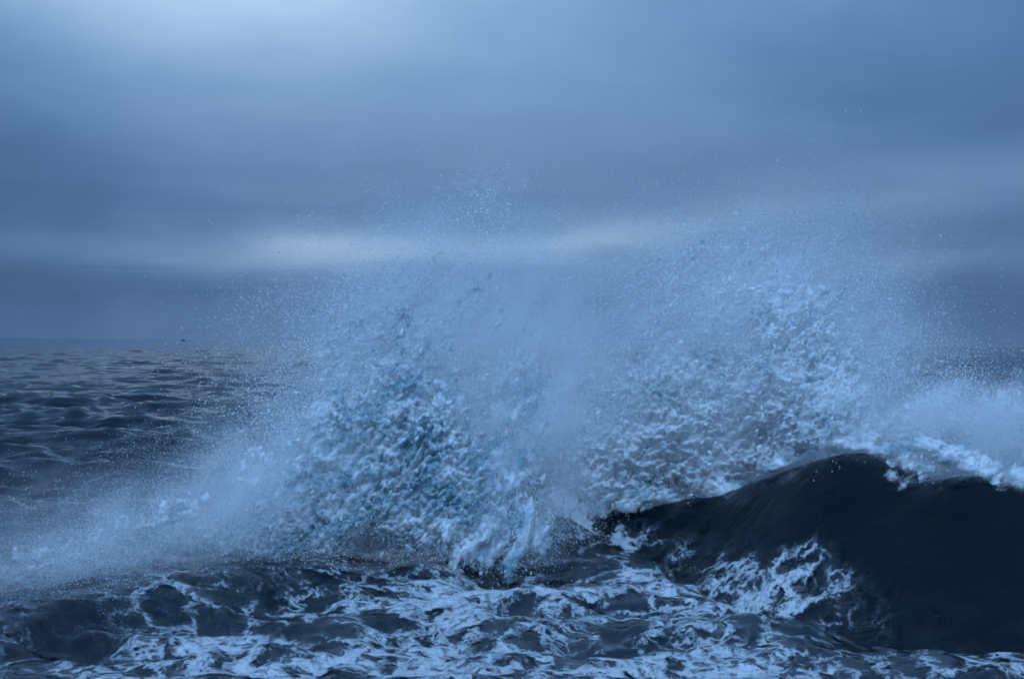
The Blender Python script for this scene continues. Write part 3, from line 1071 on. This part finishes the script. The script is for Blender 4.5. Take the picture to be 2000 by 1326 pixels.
# --- thin slanting mist
build('droplets', G_DROP, pm, [
    dict(at=(420, 960, 17.6), r=(170, 60, 0.7), n=40000, s=(0.2, 0.55), tilt=28, white=0.8, pow=3),
    dict(at=(140, 1090, 16.2), r=(170, 40, 0.7), n=34000, s=(0.2, 0.6), tilt=20, white=0.8, pow=3),
    dict(at=(120, 1010, 17.2), r=(150, 60, 0.7), n=4000, s=(0.2, 0.6), tilt=20, white=0.7, pow=3),
])
# --- falling column
build('water_clumps', G_CLUMP, pc, [
    dict(at=(900, 1050, 18.2), r=(65, 45, 0.25), n=94, s=(0.6, 2.0), white=0.8, dir=70, trim=False),
    dict(at=(1020, 1080, 18.6), r=(28, 55, 0.25), n=58, s=(0.6, 1.7), white=0.8, dir=85, spread=12, trim=False),
    dict(at=(1105, 1020, 22.0), r=(22, 34, 0.25), n=61, s=(0.7, 2.2), white=0.75, dir=70, trim=False),
])
build('droplets', G_DROP, pc, [
    dict(at=(1010, 880, 19.6), r=(80, 110, 0.5), n=50000, s=(0.2, 0.9), white=0.88, pow=3),
    dict(at=(950, 1020, 18.6), r=(80, 50, 0.4), n=9000, s=(0.2, 0.9), white=0.8, pow=3, trim=False),
])

mist('mist', pl, [
    (800, 800, 19.3, 170, 150, 0.5, 0, 1.0),
    (870, 600, 18.9, 180, 120, 0.7, 0, 0.40),
    (940, 470, 18.9, 150, 80, 0.7, 0, 0.13),
    (600, 960, 18.7, 120, 110, 0.4, 25, 0.9),
    (1010, 820, 19.4, 90, 150, 0.4, 0, 0.95)], 0.68, seed=1.0)
mist('mist', pr, [
    (1120, 780, DC(1120, 0.8), 90, 150, 0.5, 0, 0.7),
    (1330, 860, DC(1330, 1.6), 200, 80, 0.5, 5, 0.6),
    (1380, 620, DC(1380, 1.2), 200, 140, 0.8, 0, 0.32),
    (1560, 720, DC(1560, 1.3), 160, 150, 0.7, 0, 0.8)], 0.75, seed=5.0)
mist('mist', pe, [
    (1880, 830, 19.4, 130, 50, 0.5, 0, 1.0),
    (1990, 870, 18.8, 120, 80, 0.5, 0, 1.0)], 0.75, seed=9.0)
mist('mist', pm, [
    (470, 950, 17.9, 150, 70, 0.6, 28, 1.0),
    (180, 1075, 16.6, 170, 48, 0.6, 20, 0.95),
    (60, 1040, 17.2, 200, 70, 0.6, 10, 0.5)], 0.52, seed=13.0)

# ------------------------------------------------------------------ a boat far out on the horizon
def boat():
    root = thing('fishing_boat', None, 'tiny dark fishing boat far out on the horizon', 'boat')
    b = at(358, 664, 2300.0)
    bz = 0.0
    m, g, out = new_mat('boat_paint')
    p = g.node('ShaderNodeBsdfPrincipled')
    geo = g.node('ShaderNodeNewGeometry')
    g.put(p.inputs['Base Color'], g.mix(g.noise(geo.outputs['Position'], 1.5, 3), (0.02, 0.025, 0.03, 1), (0.05, 0.05, 0.05, 1)))
    p.inputs['Roughness'].default_value = 0.5
    g.t.links.new(p.outputs[0], out.inputs['Surface'])

    def box(name, x0, x1, y0, y1, z0, z1, taper=0.0):
        v = np.array([[x0 + taper, y0, z0], [x1 - taper, y0, z0], [x1 - taper, y1, z0], [x0 + taper, y1, z0],
                      [x0, y0, z1], [x1, y0, z1], [x1, y1, z1], [x0, y1, z1]], float) + np.array([b[0], 2300.0, bz])
        f = np.array([[0, 3, 2, 1], [4, 5, 6, 7], [0, 1, 5, 4], [1, 2, 6, 5], [2, 3, 7, 6], [3, 0, 4, 7]])
        o = make_obj(name, v, f, m, root)
        o.data.polygons.foreach_set('use_smooth', np.zeros(6, bool))
    box('hull', -3.6, 3.6, -1.3, 1.3, -0.6, 1.3, 0.7)
    box('cabin', -2.0, 0.6, -0.9, 0.9, 1.3, 3.0)
    box('mast', 1.2, 1.4, -0.1, 0.1, 1.3, 4.2)


boat()
